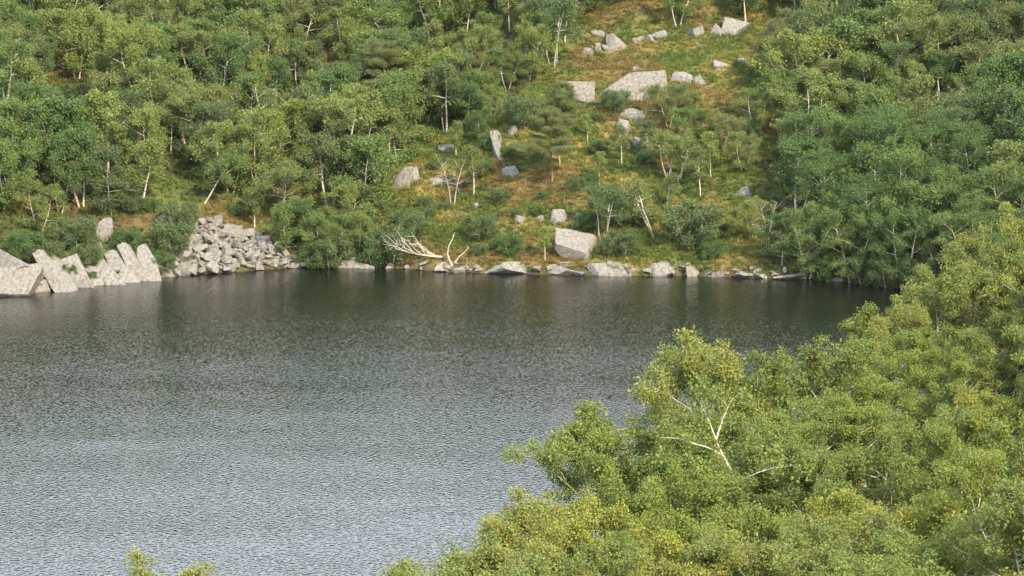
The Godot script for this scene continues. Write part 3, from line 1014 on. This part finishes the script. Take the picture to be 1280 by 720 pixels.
# ---------------------------------------------------------------- dead wood at the shore
func dead_wood() -> void:
	var rng := RandomNumberGenerator.new()
	rng.seed = 9
	var o := Node3D.new()
	o.name = "fallen_tree"
	add_child(o)
	o.position = Vector3(FALLEN[0] + 2.2, ground(FALLEN[0] + 2.2, FALLEN[1]) + 0.15, FALLEN[1] + 0.3)
	var trunk := PackedVector3Array()
	var main := wander(rng, Vector3(0.6, 0, 0), Vector3(-1, 0.1, 0.12), 5.2, 8, 0.08, 0.02)
	tube(trunk, main, 0.13, 0.03, 6)
	piece("trunk", surface_mesh(trunk), bark_dead, o)
	for k in 11:
		var v := PackedVector3Array()
		var q := wander(rng, along(main, 0.1 + 0.08 * k), Vector3(rng.randf_range(-1.3, -0.3), rng.randf_range(0.25, 0.9), rng.randf_range(-0.5, 0.6)), rng.randf_range(1.8, 3.4), 6, 0.16, 0.02)
		tube(v, q, 0.06, 0.012, 5)
		for e in 4:
			tube(v, wander(rng, along(q, rng.randf_range(0.3, 0.9)), ball(rng) + Vector3(-0.6, 0.5, 0), rng.randf_range(0.6, 1.3), 4, 0.2, 0.0), 0.025, 0.007, 3)
		piece("branch", surface_mesh(v), bark_dead, o)
	tag(o, "bleached dead birch fallen along the far waterline", "dead tree")
	var f := Node3D.new()
	f.name = "forked_snag"
	add_child(f)
	f.position = Vector3(FORK[0], ground(FORK[0], FORK[1]) - 0.1, FORK[1])
	var left := PackedVector3Array()
	tube(left, PackedVector3Array([Vector3(0, 0, 0), Vector3(-0.3, 0.6, 0), Vector3(-0.5, 1.3, 0), Vector3(-0.35, 2.1, 0.1), Vector3(0.0, 2.8, 0.1), Vector3(0.25, 3.5, 0)]), 0.12, 0.035, 6)
	piece("stem", surface_mesh(left), bark_dead, f)
	var right := PackedVector3Array()
	tube(right, PackedVector3Array([Vector3(0.02, 0, 0), Vector3(0.35, 0.5, 0), Vector3(0.7, 1.0, 0.1), Vector3(1.2, 1.4, 0), Vector3(1.7, 2.0, 0)]), 0.1, 0.03, 6)
	piece("stem", surface_mesh(right), bark_dead, f)
	tag(f, "forked bare white stems standing in a V at the far waterline", "dead tree")

# ---------------------------------------------------------------- ground cover
func cover(called: String, label: String, m: Mesh, mat: Material, places: Array, colors: PackedColorArray, category: String) -> void:
	var mm := MultiMesh.new()
	mm.transform_format = MultiMesh.TRANSFORM_3D
	mm.use_colors = true
	mm.mesh = m
	mm.instance_count = places.size()
	for i in places.size():
		mm.set_instance_transform(i, places[i])
		mm.set_instance_color(i, colors[i])
	var o := MultiMeshInstance3D.new()
	o.name = called
	o.multimesh = mm
	o.material_override = mat
	add_child(o)
	tag(o, label, category, "", "stuff")

func ground_cover() -> void:
	var rng := RandomNumberGenerator.new()
	rng.seed = 31
	var blades := PackedVector3Array()
	for i in 16:
		var a := rng.randf() * TAU
		var at := Vector3(cos(a), 0, sin(a)) * rng.randf() * 0.22
		var tip := at + Vector3(cos(a) * rng.randf() * 0.28, rng.randf_range(0.2, 0.48), sin(a) * rng.randf() * 0.28)
		var side := Vector3(-sin(a), 0, cos(a)) * 0.035
		blades.append_array(PackedVector3Array([at - side, tip, at + side]))
	var heath := PackedVector3Array()
	for i in 2:
		heath.append_array(Transform3D(Basis.from_scale(Vector3(0.8, 0.55, 0.8)), Vector3(0, 0.14, 0)) * sprigs_far[i])
	var mat := StandardMaterial3D.new()
	mat.vertex_color_use_as_albedo = true
	mat.roughness = 0.8
	mat.metallic_specular = 0.3
	mat.backlight_enabled = true
	mat.backlight = lin(0.4, 0.4, 0.25)
	var gp := []
	var gc := PackedColorArray()
	var hp := []
	var hc := PackedColorArray()
	for i in 130000:
		var z := rng.randf_range(-306.0, -226.0)
		var x := rng.randf_range(-0.24, 0.24) * -z
		var y := ground(x, z)
		if y < 0.22:
			continue
		var p := Vector2(x, z)
		var open := inside(p, open_ground) or inside(p, brown) or inside(p, hollow)
		if inside(p, rockfall) or inside(p, slabs) and rng.randf() < 0.6 or not open and rng.randf() < 0.55:
			continue
		var c := ground_color(x, z)
		var heathy := c.r > c.g * 1.25
		c = c * rng.randf_range(0.75, 1.3)
		var s := rng.randf_range(0.6, 1.25)
		if heathy and rng.randf() < 0.45 or not heathy and rng.randf() < 0.16:
			if not heathy:
				c = Color(0.10, 0.14, 0.03) * rng.randf_range(0.7, 1.4)
				s *= 1.35
			hp.append(Transform3D(Basis(Vector3.UP, rng.randf() * TAU).scaled(Vector3.ONE * s), Vector3(x, y, z)))
			hc.append(c)
		else:
			gp.append(Transform3D(Basis(Vector3.UP, rng.randf() * TAU).scaled(Vector3(s, s * rng.randf_range(0.7, 1.2), s)), Vector3(x, y - 0.02, z)))
			gc.append(c)
	for i in 26000:
		var z := rng.randf_range(-165.0, -66.0)
		var x := rng.randf_range(-0.22, 0.3) * -z
		var y := ground(x, z)
		if y < 0.4:
			continue
		hp.append(Transform3D(Basis(Vector3.UP, rng.randf() * TAU).scaled(Vector3.ONE * rng.randf_range(0.8, 1.8)), Vector3(x, y, z)))
		hc.append(Color(0.11, 0.15, 0.035) * rng.randf_range(0.6, 1.5))
	print("grass ", gp.size(), " heath ", hp.size())
	cover("grass", "tussocky green and straw-coloured grass over the far hillside", surface_mesh(blades), mat, gp, gc, "grass")
	cover("heather", "rust-brown heather and low green bilberry over hillside and banks", surface_mesh(heath), mat, hp, hc, "heather")

func low_shrubs() -> void:
	var rng := RandomNumberGenerator.new()
	rng.seed = 404
	var found := {}
	var many := 0
	var tries := 0
	while many < 110 and tries < 6000:
		tries += 1
		var z := rng.randf_range(-292.0, -230.0)
		var x := rng.randf_range(-0.22, 0.22) * -z
		var p := Vector2(x, z)
		var d := lake_distance(x, z)
		if d < 1.2 or inside(p, rockfall) or inside(p, meadow) and rng.randf() > 0.25:
			continue
		if not inside(p, slope) and d > 10.0 and rng.randf() > 0.25:
			continue
		many += 1
		var zone := stretch(x, z)
		if not found.has(zone):
			found[zone] = []
		found[zone].append([x / -z, x, z, rng.randf_range(0.9, 2.1), "bush_%d" % (rng.randi() % 2), rng.randf() * TAU])
	for zone in found:
		var row: Array = found[zone]
		row.sort_custom(func(a, b): return a[0] < b[0])
		for i in row.size():
			var t: Array = row[i]
			plant(t[4], t[1], t[2], t[3], t[5], "shrub", "low leafy shrub %s, %s from the left there" % [zone, ordinal(i)], "shrub", "shrubs on the far hillside", 1.1)

func _ready() -> void:
	var cam := Camera3D.new()
	cam.name = "camera"
	cam.fov = 13.69
	cam.near = 1.0
	cam.far = 1500.0
	add_child(cam)
	cam.position = Vector3(0, 39, 0)
	cam.rotation_degrees = Vector3(-9.5, 0, 0)
	cam.current = true
	var env := Environment.new()
	env.background_mode = Environment.BG_SKY
	var sky_mat := ProceduralSkyMaterial.new()
	sky_mat.sky_top_color = lin(0.30, 0.39, 0.52)
	sky_mat.sky_horizon_color = lin(0.89, 0.95, 1.0)
	sky_mat.sky_curve = 0.6
	sky_mat.energy_multiplier = 2.45
	sky_mat.ground_horizon_color = lin(0.3, 0.3, 0.28)
	sky_mat.ground_bottom_color = lin(0.1, 0.1, 0.09)
	sky_mat.sun_angle_max = 6.0
	var sky := Sky.new()
	sky.sky_material = sky_mat
	env.sky = sky
	env.tonemap_mode = Environment.TONE_MAPPER_LINEAR
	env.tonemap_exposure = 1.56
	env.fog_enabled = true
	env.fog_density = 0.00002
	env.fog_light_color = Color(0.86, 0.88, 0.86)
	env.sdfgi_enabled = true
	env.ssao_enabled = true
	env.ssil_enabled = true
	var world := WorldEnvironment.new()
	world.name = "environment"
	world.environment = env
	add_child(world)
	var sun := DirectionalLight3D.new()
	sun.name = "sun"
	sun.light_energy = 1.6
	sun.light_color = Color(1.0, 0.92, 0.77)
	sun.light_angular_distance = 0.6
	sun.shadow_enabled = true
	add_child(sun)
	sun.basis = Basis.looking_at(-Vector3(0.45, 0.64, 0.64))
	noise_a.seed = 4
	noise_a.frequency = 0.05
	noise_b.seed = 5
	noise_b.frequency = 0.11
	noise_c.seed = 6
	noise_c.frequency = 0.35
	lake_edge = ring(LAKE)
	meadow = ring(MEADOW)
	slope = ring(SLOPE)
	rockfall = ring(ROCKFALL)
	slabs = ring(SLABS)
	brown = ring(BROWN)
	hollow = ring(HOLLOW)
	open_ground = ring(OPEN)
	var t0 := Time.get_ticks_msec()
	make_materials()
	build_terrain()
	print("terrain ", Time.get_ticks_msec() - t0)
	build_water()
	make_kinds()
	print("kinds ", Time.get_ticks_msec() - t0)
	scatter_trees()
	near_trees()
	near_wood()
	print("trees ", Time.get_ticks_msec() - t0)
	rocks()
	dead_wood()
	low_shrubs()
	ground_cover()
	print("all ", Time.get_ticks_msec() - t0)
